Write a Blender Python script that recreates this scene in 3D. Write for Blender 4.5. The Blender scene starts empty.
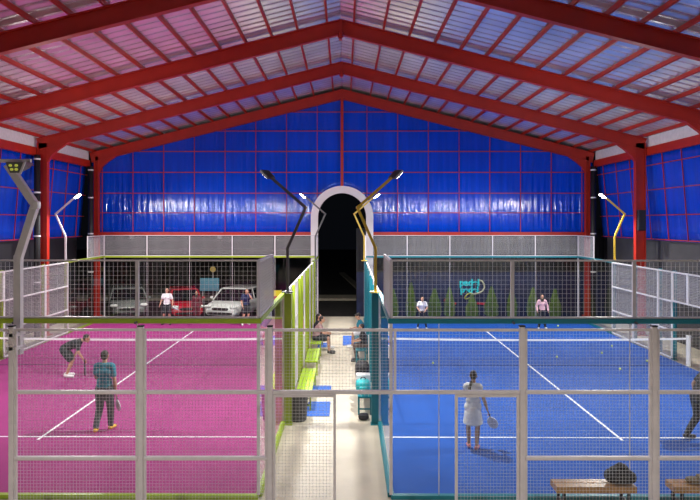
import bpy, math, random
from mathutils import Vector, Matrix
random.seed(7)
PI = math.pi
COL = bpy.context.scene.collection
F = 670.0; VX = 345.0; VY = 222.0; H = 4.48
XC = -0.14            # ridge line of the hall
def V(*a): return Vector(a)

# ------------------------------------------------------------------ materials
def mat(name, col, rough=0.6, metal=0.0, spec=0.5, noise=0.0, nscale=8.0, bump=0.0, bscale=30.0,
        stretch=(1, 1, 1), emit=None, estr=0.0, coat=0.0):
    m = bpy.data.materials.new(name); m.use_nodes = True
    nt = m.node_tree; b = nt.nodes['Principled BSDF']
    b.inputs['Base Color'].default_value = (*col, 1)
    b.inputs['Roughness'].default_value = rough
    b.inputs['Metallic'].default_value = metal
    b.inputs['Specular IOR Level'].default_value = spec
    if coat: b.inputs['Coat Weight'].default_value = coat
    tc = nt.nodes.new('ShaderNodeTexCoord'); mp = nt.nodes.new('ShaderNodeMapping')
    mp.inputs['Scale'].default_value = stretch
    nt.links.new(tc.outputs['Object'], mp.inputs['Vector'])
    n = nt.nodes.new('ShaderNodeTexNoise'); n.inputs['Scale'].default_value = nscale
    n.inputs['Detail'].default_value = 5
    nt.links.new(mp.outputs['Vector'], n.inputs['Vector'])
    r = nt.nodes.new('ShaderNodeValToRGB')
    k = noise
    r.color_ramp.elements[0].position = 0.3; r.color_ramp.elements[1].position = 0.7
    r.color_ramp.elements[0].color = (*[c * (1 - k) for c in col], 1)
    r.color_ramp.elements[1].color = (*[min(1, c * (1 + k)) for c in col], 1)
    nt.links.new(n.outputs['Fac'], r.inputs['Fac']); nt.links.new(r.outputs['Color'], b.inputs['Base Color'])
    if bump:
        n2 = nt.nodes.new('ShaderNodeTexNoise'); n2.inputs['Scale'].default_value = bscale
        n2.inputs['Detail'].default_value = 4
        nt.links.new(mp.outputs['Vector'], n2.inputs['Vector'])
        bp = nt.nodes.new('ShaderNodeBump'); bp.inputs['Strength'].default_value = bump
        bp.inputs['Distance'].default_value = 0.05
        nt.links.new(n2.outputs['Fac'], bp.inputs['Height']); nt.links.new(bp.outputs['Normal'], b.inputs['Normal'])
    if emit:
        b.inputs['Emission Color'].default_value = (*emit, 1); b.inputs['Emission Strength'].default_value = estr
    return m

def glass_mat(name, tint, rough=0.0):
    m = bpy.data.materials.new(name); m.use_nodes = True
    nt = m.node_tree
    for n in list(nt.nodes): nt.nodes.remove(n)
    out = nt.nodes.new('ShaderNodeOutputMaterial'); mx = nt.nodes.new('ShaderNodeMixShader')
    tr = nt.nodes.new('ShaderNodeBsdfTransparent'); gl = nt.nodes.new('ShaderNodeBsdfGlossy')
    fr = nt.nodes.new('ShaderNodeFresnel'); fr.inputs['IOR'].default_value = 1.45
    geo = nt.nodes.new('ShaderNodeNewGeometry')
    tr.inputs['Color'].default_value = (*tint, 1); gl.inputs['Roughness'].default_value = rough
    gl.inputs['Color'].default_value = (1, 1, 1, 1)
    # front faces reflect, back faces let the light out again
    mul = nt.nodes.new('ShaderNodeMath'); mul.operation = 'MULTIPLY'
    inv = nt.nodes.new('ShaderNodeMath'); inv.operation = 'SUBTRACT'; inv.inputs[0].default_value = 1
    nt.links.new(geo.outputs['Backfacing'], inv.inputs[1])
    nt.links.new(fr.outputs['Fac'], mul.inputs[0]); nt.links.new(inv.outputs[0], mul.inputs[1])
    nt.links.new(mul.outputs[0], mx.inputs[0])
    nt.links.new(tr.outputs[0], mx.inputs[1]); nt.links.new(gl.outputs[0], mx.inputs[2])
    nt.links.new(mx.outputs[0], out.inputs['Surface'])
    return m

M = {}
M['floor'] = mat('concrete', (.60, .54, .42), .42, noise=.10, nscale=.9, bump=.05, bscale=12)
M['pink'] = mat('pink_turf', (.32, .032, .18), .85, noise=.06, nscale=1.2, bump=.25, bscale=160, spec=.2)
M['blue'] = mat('blue_turf', (.008, .082, .39), .8, noise=.08, nscale=1.2, bump=.25, bscale=160, spec=.25)
M['line'] = mat('white_line', (.88, .88, .9), .6)
M['red'] = mat('red_steel', (.44, .018, .006), .45, noise=.12, nscale=2)
M['zinc'] = mat('zinc_roofing', (.82, .81, .82), .27, metal=.62, noise=.15, nscale=.7)
M['tarp'] = mat('blue_sheeting', (.0, .062, .66), .10, noise=.12, nscale=2, bump=.45, bscale=4.5, stretch=(2.2, 2.2, .10))
M['fascia'] = mat('white_fascia', (.75, .72, .74), .5, noise=.08)
M['black'] = mat('black_rubber', (.012, .012, .014), .5)
M['darkwall'] = mat('charcoal_wall', (.055, .055, .06), .7, noise=.15, nscale=2)
M['navy'] = mat('navy_wall', (.012, .018, .07), .55, noise=.2, nscale=3)
M['cladding'] = mat('black_cladding', (.02, .02, .026), .5)
M['lime'] = mat('lime_steel', (.30, .42, .02), .4, noise=.05)
M['limeb'] = mat('bright_lime', (.45, .72, .01), .45)
M['teal'] = mat('teal_steel', (.005, .19, .24), .4, noise=.05)
M['steel'] = mat('grey_white_steel', (.66, .63, .66), .38, metal=.15, noise=.05)
M['white'] = mat('white_steel', (.8, .8, .8), .4)
M['wire'] = mat('galvanised_wire', (.72, .72, .74), .45, metal=.1)
M['fence'] = mat('fence_steel', (.70, .65, .67), .42, metal=.15, noise=.06)
M['gold'] = mat('yellow_steel', (.72, .50, .05), .4)
M['darkgrey'] = mat('dark_grey_steel', (.10, .10, .11), .45)
M['net'] = mat('net_cord', (.03, .03, .08), .8)
M['glass'] = glass_mat('clear_glass', (.97, .985, .98))
M['carglass'] = mat('car_glass', (.008, .009, .012), .06, spec=.8)
M['archw'] = mat('white_plaster', (.85, .84, .82), .55, bump=.05)
M['asphalt'] = mat('asphalt', (.035, .033, .032), .85, noise=.3, nscale=4)
M['dirt'] = mat('brown_paving', (.20, .15, .10), .85, noise=.3, nscale=4)
M['kerb'] = mat('pale_kerb', (.42, .38, .30), .8, noise=.2)
M['mat'] = mat('blue_mat', (.03, .12, .48), .8)
M['led'] = mat('lit_lens', (1, 1, 1), .4, emit=(.95, .97, 1), estr=60)
M['ledy'] = mat('dim_yellow_lens', (.6, .6, .1), .4, emit=(.75, .8, .12), estr=.6)
M['skin'] = mat('skin', (.50, .27, .18), .55)
M['hair'] = mat('dark_hair', (.02, .013, .010), .5)
M['eye'] = mat('eye', (.02, .015, .015), .3)
def cm(name, col, r=.8): 
    if name not in M: M[name] = mat(name, col, r, noise=.08, nscale=14, bump=.1, bscale=40)
    return M[name]
M['leaf'] = mat('conifer_leaf', (.12, .20, .035), .7, noise=.35, nscale=6)
M['bark'] = mat('bark', (.08, .05, .03), .9, noise=.3)
M['wood'] = mat('brown_wood', (.36, .19, .07), .35, noise=.25, nscale=3, stretch=(1, 8, 8))
M['tyre'] = mat('tyre', (.015, .015, .015), .8)
M['chrome'] = mat('chrome', (.8, .8, .8), .15, metal=1)

# ------------------------------------------------------------------ mesh builder
class MB:
    def __init__(s): s.v = []; s.f = []
    def add(s, vs, fs):
        o = len(s.v); s.v += [tuple(p) for p in vs]; s.f += [tuple(i + o for i in f) for f in fs]; return s
    def box(s, x0, x1, y0, y1, z0, z1):
        return s.add([(x0, y0, z0), (x1, y0, z0), (x1, y1, z0), (x0, y1, z0), (x0, y0, z1), (x1, y0, z1), (x1, y1, z1), (x0, y1, z1)],
                     [(0, 3, 2, 1), (4, 5, 6, 7), (0, 1, 5, 4), (1, 2, 6, 5), (2, 3, 7, 6), (3, 0, 4, 7)])
    def bar(s, p, q, w, h, up=(0, 0, 1)):
        p = Vector(p); q = Vector(q); d = (q - p).normalized(); u = Vector(up)
        if abs(d.dot(u)) > .99: u = V(0, 1, 0)
        a = d.cross(u).normalized() * w / 2; b = a.cross(d).normalized() * h / 2
        vs = [p - a - b, p + a - b, p + a + b, p - a + b, q - a - b, q + a - b, q + a + b, q - a + b]
        return s.add(vs, [(0, 1, 2, 3), (7, 6, 5, 4), (1, 0, 4, 5), (2, 1, 5, 6), (3, 2, 6, 7), (0, 3, 7, 4)])
    def tube(s, pts, r, n=10, caps=True):
        pts = [Vector(p) for p in pts]; rs = r if isinstance(r, (list, tuple)) else [r] * len(pts)
        o = len(s.v); a = None
        for i, p in enumerate(pts):
            d = (pts[min(i + 1, len(pts) - 1)] - pts[max(i - 1, 0)]).normalized()
            if a is None:
                t = V(0, 0, 1) if abs(d.z) < .9 else V(1, 0, 0); a = d.cross(t).normalized()
            a = (a - d * a.dot(d)).normalized(); b = d.cross(a)
            for k in range(n):
                w = 2 * PI * k / n; s.v.append(tuple(p + (a * math.cos(w) + b * math.sin(w)) * rs[i]))
        for i in range(len(pts) - 1):
            for k in range(n):
                s.f.append((o + i * n + k, o + i * n + (k + 1) % n, o + (i + 1) * n + (k + 1) % n, o + (i + 1) * n + k))
        if caps:
            s.f.append(tuple(o + k for k in reversed(range(n)))); s.f.append(tuple(o + (len(pts) - 1) * n + k for k in range(n)))
        return s
    def wire(s, p, q, r):
        p = Vector(p); q = Vector(q); d = (q - p).normalized()
        t = V(0, 0, 1) if abs(d.z) < .9 else V(0, 1, 0); a = d.cross(t).normalized(); b = d.cross(a)
        vs = []
        for c in (p, q):
            for k in range(4):
                w = PI / 4 + PI / 2 * k; vs.append(c + (a * math.cos(w) + b * math.sin(w)) * r)
        return s.add(vs, [(0, 1, 5, 4), (1, 2, 6, 5), (2, 3, 7, 6), (3, 0, 4, 7)])
    def prism(s, poly, axis, a, b):
        """poly in the plane across the axis, extruded from a to b"""
        def P(u, w, t): return {'x': (t, u, w), 'y': (u, t, w), 'z': (u, w, t)}[axis]
        n = len(poly); vs = [P(u, w, a) for u, w in poly] + [P(u, w, b) for u, w in poly]
        fs = [tuple(range(n)), tuple(reversed(range(n, 2 * n)))] + [(i, n + i, n + (i + 1) % n, (i + 1) % n) for i in range(n)]
        return s.add(vs, fs)
    def se(s, c, r, e=1.0, rot=None, nu=16, nv=10):
        """superellipsoid: e=1 ellipsoid, smaller = boxier"""
        c = Vector(c); o = len(s.v); R = rot or Matrix.Identity(3)
        def pw(x): return math.copysign(abs(x) ** e, x)
        for j in range(nv + 1):
            ph = -PI / 2 + PI * j / nv
            for i in range(nu):
                th = 2 * PI * i / nu
                p = V(r[0] * pw(math.cos(ph)) * pw(math.cos(th)), r[1] * pw(math.cos(ph)) * pw(math.sin(th)), r[2] * pw(math.sin(ph)))
                s.v.append(tuple(c + R @ p))
        for j in range(nv):
            for i in range(nu):
                s.f.append((o + j * nu + i, o + j * nu + (i + 1) % nu, o + (j + 1) * nu + (i + 1) % nu, o + (j + 1) * nu + i))
        s.f.append(tuple(o + i for i in reversed(range(nu)))); s.f.append(tuple(o + nv * nu + i for i in range(nu)))
        return s
    def cap(s, p, q, r0, r1=None, n=12):
        """tapered capsule"""
        r1 = r0 if r1 is None else r1; p = Vector(p); q = Vector(q)
        d = (q - p); L = d.length; d = d / L if L > 1e-6 else V(0, 0, 1)
        pts = []; rs = []
        for k in range(5):
            a = PI / 2 * k / 4; pts.append(p - d * r0 * math.cos(a)); rs.append(max(r0 * math.sin(a), .0008))
        for k in range(5):
            a = PI / 2 * (1 - k / 4); pts.append(q + d * r1 * math.cos(a)); rs.append(max(r1 * math.sin(a), .0008))
        return s.tube(pts, rs, n)
    def build(s, name, m, parent=None, smooth=False, loc=None):
        me = bpy.data.meshes.new(name); me.from_pydata(s.v, [], s.f); me.update(); me.materials.append(m)
        if smooth:
            for p in me.polygons: p.use_smooth = True
        o = bpy.data.objects.new(name, me); COL.objects.link(o)
        if parent: o.parent = parent
        if loc: o.location = loc
        return o

def tag(o, label=None, cat=None, group=None, kind=None):
    if label: o['label'] = label
    if cat: o['category'] = cat
    if group: o['group'] = group
    if kind: o['kind'] = kind
    return o
def thing(name, label, cat, loc=(0, 0, 0), rz=0.0, group=None):
    o = bpy.data.objects.new(name, None); COL.objects.link(o); o.location = loc; o.rotation_euler = (0, 0, rz)
    o.empty_display_size = .2
    return tag(o, label, cat, group)
def bevel(o, w=.01, seg=2):
    b = o.modifiers.new('bevel', 'BEVEL'); b.width = w; b.segments = seg; b.limit_method = 'ANGLE'; return o

# ------------------------------------------------------------------ camera
cam = bpy.data.cameras.new('camera'); co = bpy.data.objects.new('camera', cam); COL.objects.link(co)
co.location = (0, 0, H); co.rotation_euler = (PI / 2, 0, 0)
cam.sensor_width = 36; cam.lens = 36 * F / 700; cam.shift_x = 5 / 700; cam.shift_y = -28 / 700
cam.clip_end = 300
bpy.context.scene.camera = co

# ------------------------------------------------------------------ hall shell
def struct(o): o['kind'] = 'structure'; return o
struct(MB().box(-16, 16, -4, 31.75, -.3, 0).build('floor', M['floor']))
g = MB().box(-60, 60, 31.75, 32.6, -.6, -.18).build('ground_paving', M['dirt']); struct(g); g.name = 'trim_1'
g = MB().box(-80, 80, 32.6, 120, -.9, -.45).build('trim_2', M['asphalt']); struct(g)
g = MB().box(-60, 1.6, 42, 44.2, -.45, -.32).build('trim_3', M['kerb']); struct(g)
bb = MB(); bb.bar((-.3, 64, -.40), (1.5, 44.6, -.40), .5, .16)
struct(bb.build('trim_4', M['kerb']))

def roofz(x): return 10.95 - .253 * abs(x - XC)
EAVE = 12.35
# roof: corrugated sheets, the ribs run down the slope
Y0, Y1, PITCH = 2.0, 32.4, .42
def roof_side(sg):
    mb = MB(); prof = []
    y = Y0
    while y < Y1:
        prof += [(y + PITCH * k / 10, .027 * (1 - math.cos(2 * PI * k / 10))) for k in range(10)]; y += PITCH
    xs = [XC, XC + sg * 4, XC + sg * 8, XC + sg * EAVE]
    for yy, dz in prof:
        for x in xs: mb.v.append((x, yy, roofz(x) + dz))
    n = len(xs)
    for i in range(len(prof) - 1):
        for k in range(n - 1):
            a = i * n + k; mb.f.append((a, a + 1, a + 1 + n, a + n))
    return mb
roof = roof_side(-1).build('ceiling', M['zinc'], smooth=True); struct(roof)
roof_side(1).build('roof_sheet', M['zinc'], roof, smooth=True)
for sg in (-1, 1):
    offs = [.42] + [1.35 + .81 * k for k in range(14)]
    for d in offs:
        x = XC + sg * d; z = roofz(x) - .065
        MB().box(x - .028, x + .028, Y0, Y1 - .05, z - .065, z + .055).build('purlin', M['red'], roof)

# end wall: blue sheeting from 3.9 m up to the roof, with a hole behind the arch
AR, AZ = 1.30, 4.71
def wall_sheet():
    mb = MB(); n = 244; x0, x1 = XC - 12.0, XC + 12.0
    fr = []
    for i in range(n + 1):
        x = x0 + (x1 - x0) * i / n
        dy = .012 * math.sin(x * 2 * PI / .3)
        zt = roofz(x) - .16; zb = 3.9
        if abs(x - XC) < AR: zb = AZ + math.sqrt(max(AR ** 2 - (x - XC) ** 2, 0))
        fr.append((x, 32.15 + dy, zb, zt))
    rows = 12
    for (x, y, zb, zt) in fr:
        for k in range(rows + 1): mb.v.append((x, y, zb + (zt - zb) * k / rows))
    for i in range(n):
        for k in range(rows):
            a = i * (rows + 1) + k; mb.f.append((a, a + rows + 1, a + rows + 2, a + 1))
    return mb
wb = wall_sheet().build('wall_back', M['tarp'], smooth=True); struct(wb)
so = wb.modifiers.new('thick', 'SOLIDIFY'); so.thickness = .02
def seg(a, b, hole=True): return a, b
for z in (4.92, 5.86, 6.86, 7.86, 8.84, 9.75):
    half = min(11.9, (10.75 - z) / .253)
    hw = math.sqrt(max(0, AR ** 2 - (z - AZ) ** 2)) if z > AZ else AR
    if z < AZ + AR:
        for a, b in ((XC - half, XC - hw - .16), (XC + hw + .16, XC + half)):
            MB().box(a, b, 32.08, 32.13, z - .018, z + .018).build('girt', M['red'], wb)
    else: MB().box(XC - half, XC + half, 32.08, 32.13, z - .018, z + .018).build('girt', M['red'], wb)
for sg in (-1, 1):
    for k in range(8):
        x = XC + sg * (1.19 + 1.47 * k)
        if abs(x - XC) > 11.6: continue
        zb = 4.0 if abs(x - XC) > AR + .17 else AZ + math.sqrt(max(0, (AR + .17) ** 2 - (x - XC) ** 2))
        MB().box(x - .012, x + .012, 32.05, 32.1, zb, roofz(x) - .3).build('mullion', M['red'], wb)
    a, b = sorted((XC + sg * (AR + .18), XC + sg * 11.6))
    MB().box(a, b, 31.98, 32.12, 3.82, 4.0).build('bottom_beam', M['red'], wb)
MB().box(XC - .065, XC + .065, 31.98, 32.08, AZ + 1.49, 10.2).build('king_post', M['red'], wb)

# side walls: blue sheets leaning out, red rails, white fascia above, dark wall below
def side_wall(sg, name):
    X = lambda d: XC + sg * d
    mb = MB(); n = 150; rows = 8; ya, yb = 2.0, 32.0
    for i in range(n + 1):
        y = ya + (yb - ya) * i / n; w = .015 * math.sin(y * 2 * PI / .3)
        for k in range(rows + 1):
            t = k / rows; mb.v.append((X(12.50 - .28 * t) + w, y, 3.76 + (7.2 - 3.76) * t))
    for i in range(n):
        for k in range(rows):
            a = i * (rows + 1) + k; mb.f.append((a, a + rows + 1, a + rows + 2, a + 1))
    o = mb.build(name, M['tarp'], smooth=True); struct(o)
    s = o.modifiers.new('thick', 'SOLIDIFY'); s.thickness = .02
    for z in (3.8, 4.75, 5.75, 6.72):
        d = 12.43 - .28 * (z - 3.76) / 3.44
        MB().box(*sorted((X(d) - .02, X(d) + .02)), ya, yb, z - .018, z + .018).build('girt', M['red'], o)
    y = 31.2
    while y > ya:
        MB().bar((X(12.42), y, 3.78), (X(12.14), y, 7.2), .03, .03, up=(0, 1, 0)).build('mullion', M['red'], o); y -= 1.45
    a, b = sorted((X(12.02), X(12.16)))
    MB().box(a, b, ya, yb, 7.10, 7.42).build('eave_beam', M['red'], o)
    a, b = sorted((X(12.10), X(12.14)))
    MB().box(a, b, ya, yb, 7.42, 7.86).build('fascia', M['fascia'], o)
    a, b = sorted((X(12.55), X(12.75)))
    MB().box(a, b, ya, 31.7, 0, 3.76).build('lower_wall', M['darkwall'] if sg > 0 else M['cladding'], o)
side_wall(-1, 'wall_left'); side_wall(1, 'wall_right')

# portal frames
names = {32.0: 'red steel portal frame standing against the blue end wall', 26.5: 'red steel portal frame, second from the blue end wall',
         21.0: 'red steel portal frame, third from the blue end wall', 15.5: 'red steel portal frame nearest the viewer, dark underneath'}
def ibeam(mb, p, q, h, w):
    p = Vector(p); q = Vector(q); d = (q - p).normalized(); up = V(0, 1, 0).cross(d).normalized()
    if up.z < 0: up = -up
    mb.bar(p, q, .05, h - .02, up=up)
    mb.bar(p + up * (h / 2 - .015), q + up * (h / 2 - .015), w, .03, up=up)
    mb.bar(p - up * (h / 2 - .015), q - up * (h / 2 - .015), w, .03, up=up)
for Y, lab in names.items():
    t = thing('portal_frame', lab, 'steel frame', (XC, Y, 0))
    for sg in (-1, 1):
        ce = 11.82 if Y > 30 else 12.0
        m = MB(); m.box(*sorted((sg * 11.6, sg * 11.64)), -.11, .11, 0, 7.4); m.box(*sorted((sg * (ce - .04), sg * ce)), -.11, .11, 0, 7.6)
        m.box(*sorted((sg * 11.64, sg * (ce - .04))), -.025, .025, 0, 7.6)
        m.box(*sorted((sg * 11.5, sg * 12.08)), -.17, .17, 0, .03)
        m.build('column', M['red'], t)
        m = MB(); off = .37
        ibeam(m, (0, 0, 10.95 - off), (sg * 12.0, 0, 10.95 - .253 * 12.0 - off), .46, .2)
        m.build('rafter', M['red'], t)
        zb = lambda x: 10.95 - .253 * x - off - .22
        m = MB(); pts = [(sg * 11.6, zb(11.6)), (sg * 11.6, zb(11.6) - .55)]
        for k in range(1, 7):
            a = k / 6; pts.append((sg * (11.6 - .8 * (1 - math.cos(a * PI / 2)) ), zb(11.6) - .55 * (1 - math.sin(a * PI / 2)) ))
        pts = [(sg * 11.61, zb(11.61) + .02), (sg * 11.61, zb(11.6) - .6), (sg * 11.45, zb(11.6) - .33), (sg * 11.2, zb(11.6) - .1), (sg * 10.7, zb(10.7) + .02)]
        m.prism(pts, 'y', -.09, .09); m.build('haunch', M['red'], t)
    m = MB(); m.box(-.05, .05, -.12, .12, 10.2, 10.8)
    for s2 in (-1, 1):
        for z in (10.26, 10.4): m.tube([(s2 * .07, -.14, z), (s2 * .07, -.02, z)], .02, 8)
    m.build('ridge_plate', M['red'], t)

for (x, y, lab) in ((-12.0, 31.62, 'black downpipe in the far left corner beside the red column'),
                    (-12.0, 26.12, 'black downpipe in front of the left red column behind the pink court'),
                    (11.72, 31.62, 'black downpipe in the far right corner of the hall')):
    t = thing('downpipe', lab, 'downpipe', (x, y, 0))
    MB().tube([(0, 0, 0), (0, 0, 7.1)], .12, 14).build('pipe', M['black'], t, smooth=True)
    for z in (2.1, 3.9, 5.6, 6.9): MB().tube([(0, 0, z), (0, 0, z + .06)], .13, 14).build('clip', M['white'], t)
m = MB(); m.box(-.14, .14, -.09, .09, 0, .8); 
o = m.build('junction_box', M['black'], None, loc=(11.6, 26.22, 4.15)); tag(o, 'small black box on the right red column below the blue sheeting', 'box'); bevel(o, .01)

# arch
m = MB(); ro, ri = 1.475, 1.14; N = 28
out = [(XC - ro, 0), (XC - ro, AZ)] + [(XC + ro * math.cos(PI - PI * k / N), AZ + ro * math.sin(PI * k / N)) for k in range(1, N)] + [(XC + ro, AZ), (XC + ro, 0)]
inn = [(XC - ri, 0), (XC - ri, AZ)] + [(XC + ri * math.cos(PI - PI * k / N), AZ + ri * math.sin(PI * k / N)) for k in range(1, N)] + [(XC + ri, AZ), (XC + ri, 0)]
n = len(out); ya, yb = 31.62, 31.96
for yy in (ya, yb):
    for p in out: m.v.append((p[0], yy, p[1]))
    for p in inn: m.v.append((p[0], yy, p[1]))
for i in range(n - 1):
    m.f += [(i, i + 1, n + i + 1, n + i), (2 * n + i, 3 * n + i, 3 * n + i + 1, 2 * n + i + 1),
            (i, 2 * n + i, 2 * n + i + 1, i + 1), (n + i, n + i + 1, 3 * n + i + 1, 3 * n + i)]
o = m.build('archway', M['archw']); tag(o, 'tall white round-topped archway at the end of the corridor', 'archway')

# ------------------------------------------------------------------ courts
D0 = 10.85; RH = 2.88; TOP = 3.87; WR = .0036
def wires(u0, u1, z0, z1, fix, axis, pitch=.05, r=WR):
    """welded mesh in the plane axis=fix, running u0..u1 along the other horizontal axis"""
    m = MB(); P = (lambda u, z: (u, fix, z)) if axis == 'y' else (lambda u, z: (fix, u, z))
    n = max(1, round((u1 - u0) / pitch)); 
    for i in range(1, n):
        u = u0 + (u1 - u0) * i / n; m.wire(P(u, z0), P(u, z1), r)
    n = max(1, round((z1 - z0) / pitch))
    for i in range(1, n):
        z = z0 + (z1 - z0) * i / n; m.wire(P(u0, z), P(u1, z), r)
    return m
def frame(u0, u1, z0, z1, fix, axis, w=.04, mids=(), d=.04):
    m = MB()
    B = (lambda a, b, z, zz: m.box(a, b, fix - d / 2, fix + d / 2, z, zz)) if axis == 'y' else (lambda a, b, z, zz: m.box(fix - d / 2, fix + d / 2, a, b, z, zz))
    B(u0, u0 + w, z0, z1); B(u1 - w, u1, z0, z1); B(u0 + w, u1 - w, z0, z0 + w); B(u0 + w, u1 - w, z1 - w, z1)
    for z in mids: B(u0 + w, u1 - w, z - w / 2, z + w / 2)
    return m

def court(cname, x0, x1, surf, steel, colour, rot):
    Y1c = D0 + 20; YN = D0 + 10
    before = set(COL.objects); IN = .055
    s = MB().box(x0 + IN, x1 - .055, D0 + .055, Y1c - .055, 0, .015).build('court_surface', surf)
    tag(s, f'{cname} artificial turf playing surface of the {"left" if x0 < 0 else "right"} court', 'court floor')
    xc = (x0 + x1) / 2 + 0
    for (a, b, c, d) in ((x0 + .03, x1 - .03, YN - 6.975, YN - 6.925), (x0 + .03, x1 - .03, YN + 6.925, YN + 6.975), (xc - .025, xc + .025, YN - 7.15, YN + 7.15)):
        MB().box(max(a, x0 + IN + .001), min(b, x1 - .056), c, d, .015, .019 if b - a > 1 else .021).build('court_line', M['line'], s)
    # end walls
    for (Y, od, where) in ((D0, -1, 'near'), (Y1c, 1, 'far')):
        t = thing('glass_end_wall', f'{where} glass end wall of the {cname} court, wire mesh above a {colour} rail', 'glass wall', (0, 0, 0))
        pw = (x1 - x0) / 5; panes = [x0 + pw * k for k in range(6)]
        if where == 'near' and x0 > 0: panes = [x0, 1.52, 4.60, 7.67, x1]
        for a, b in zip(panes, panes[1:]):
            MB().box(a + .008, b - .008, Y - .006, Y + .006, .07, RH - .04).build('glass_pane', M['glass'], t)
            if b < x1 - .1: MB().box(b - .007, b + .007, Y - .004, Y + .004, .07, RH - .04).build('pane_joint', M['steel'], t)
        bevel(MB().box(x0, x1, Y - .05, Y + .05, 0, .07).build('base_rail', steel, t), .008)
        bevel(MB().box(x0 - .05, x1 + .05, Y - .045, Y + .045, RH - .04, RH + .04).build('top_rail', steel, t), .01)
        for k in range(5):
            a, b = x0 + pw * k, x0 + pw * k + pw
            f = frame(a, b, RH + .04, TOP, Y, 'y', .028).build('mesh_frame', M['steel'], t)
            wires(a + .04, b - .04, RH + .08, TOP - .04, Y, 'y', pitch=.07 if where == 'near' else .05, r=.0025 if where == 'near' else WR).build('wire_mesh', M['wire'], f)
        for x in (x0, x1):
            MB().box(x - .025, x + .025, Y - .03, Y + .03, .07, RH - .04).build('corner_post', M['steel'], t)
        for x in [x0 + pw * k for k in range(1, 5)]:
            MB().tube([(x, Y + od * .05, RH - .02), (x, Y + od * .12, RH - .02)], .02, 8).build('bolt', M['darkgrey'], t)
    # side fences
    for (X, od, where) in ((x0, -1, 'left'), (x1, 1, 'right')):
        inner = (x0 < 0) == (where == 'right')
        side = 'corridor' if inner else 'outer'
        t = thing('side_fence', f'{side} side fence of the {cname} court, glass and mesh on {colour} posts', 'fence', (0, 0, 0))
        for (a, b) in ((D0 + .05, D0 + 2), (D0 + 2, D0 + 4), (D0 + 16, D0 + 18), (D0 + 18, D0 + 20 - .05)):
            MB().box(X - .006, X + .006, a + .006, b - .006, .07, RH - .04).build('glass_pane', M['glass'], t)
        for (a, b) in ((D0 + .06, D0 + 4), (D0 + 16, D0 + 20 - .06)):
            MB().box(X - .05, X + .05, a, b, 0, .07).build('base_rail', steel, t)
            bevel(MB().box(X - .045, X + .045, a, b, RH - .04, RH + .04).build('top_rail', steel, t), .01)
        for (a, b) in ((D0 + .05, D0 + 2), (D0 + 18, D0 + 20 - .05)):
            f = frame(a, b, RH + .04, TOP, X, 'x', .04).build('mesh_frame', M['steel'], t)
            wires(a + .04, b - .04, RH + .08, TOP - .04, X, 'x').build('wire_mesh', M['wire'], f)
        for ys in (4, 6, 8, 9, 11, 12, 14, 16):
            y = D0 + ys; w = .16 if ys == 4 else (.07 if inner else .10)
            a, b = sorted((X + od * .03, X + od * (.03 + w)))
            m = MB().box(a, b, y - .05, y + .05, 0, RH + .02)
            m.box(a - .02, b + .02, y - .1, y + .1, 0, .02)
            bevel(m.build('post', steel, t), .006)
        for (a, b) in ((4, 6), (6, 8), (8, 9), (11, 12), (12, 14), (14, 16)):
            f = frame(D0 + a, D0 + b, .04, RH, X, 'x', .05, mids=(.95, 1.9)).build('mesh_frame', M['white'], t)
            wires(D0 + a + .05, D0 + b - .05, .09, RH - .05, X, 'x').build('wire_mesh', M['wire'], f)
        for (a, b) in ((9, 10), (10, 11)):
            f = frame(D0 + a, D0 + b, 1.9, RH, X, 'x', .05).build('mesh_frame', M['white'], t)
            wires(D0 + a + .05, D0 + b - .05, 1.95, RH - .05, X, 'x').build('wire_mesh', M['wire'], f)
    # net
    t = thing('court_net', f'low net with white tape across the {cname} court', 'net', ((x0 + x1) / 2, YN, 0))
    for sx in (-4.93, 4.93):
        m = MB().tube([(sx, 0, .015), (sx, 0, .93)], .075, 16); m.tube([(sx, 0, .93), (sx, 0, .96)], .085, 16)
        m.build('net_post', M['white'], t, smooth=False)
    m = MB(); n = 60
    def sag(x): return .86 - .05 * (1 - (x / 4.85) ** 2)
    pts = [(-4.85 + 9.7 * i / n) for i in range(n + 1)]
    for a, b in zip(pts, pts[1:]):
        m.bar((a, 0, sag(a)), (b, 0, sag(b)), .012, .06)
    m.build('net_tape', M['line'], t)
    m = MB()
    for i in range(1, 215):
        x = -4.85 + 9.7 * i / 215; m.wire((x, 0, .03), (x, 0, sag(x) - .02), .0014)
    for k in range(1, 18):
        z = .03 + .78 * k / 18
        m.wire((-4.85, 0, z), (4.85, 0, z), .0014)
    m.build('net_mesh', M['net'], t)
    MB().box(-4.85, 4.85, -.004, .004, .02, .032).build('bottom_band', M['net'], t)
    # lamp poles stand on the fence posts
    for (X, od) in ((x0, -1), (x1, 1)):
        inner = (x0 < 0) == (od == 1)
        for y in (14.85, 26.85):
            pm = (M['darkgrey'] if inner else M['steel']) if x0 < 0 else M['gold']
            lamp_pole(X + od * .10, y, -od, pm, LAB[(x0 < 0, inner, y)], power=PW, yaw=math.radians(42 if y < 20 else -14), far=y > 20)
    R = Matrix.Translation(V(x1 if x0 < 0 else x0, D0, 0)) @ Matrix.Rotation(rot, 4, 'Z') @ Matrix.Translation(V(-(x1 if x0 < 0 else x0), -D0, 0))
    for o in set(COL.objects) - before:
        if o.parent is None:
            o.location = R @ o.location; o.rotation_euler.z += rot

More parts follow.
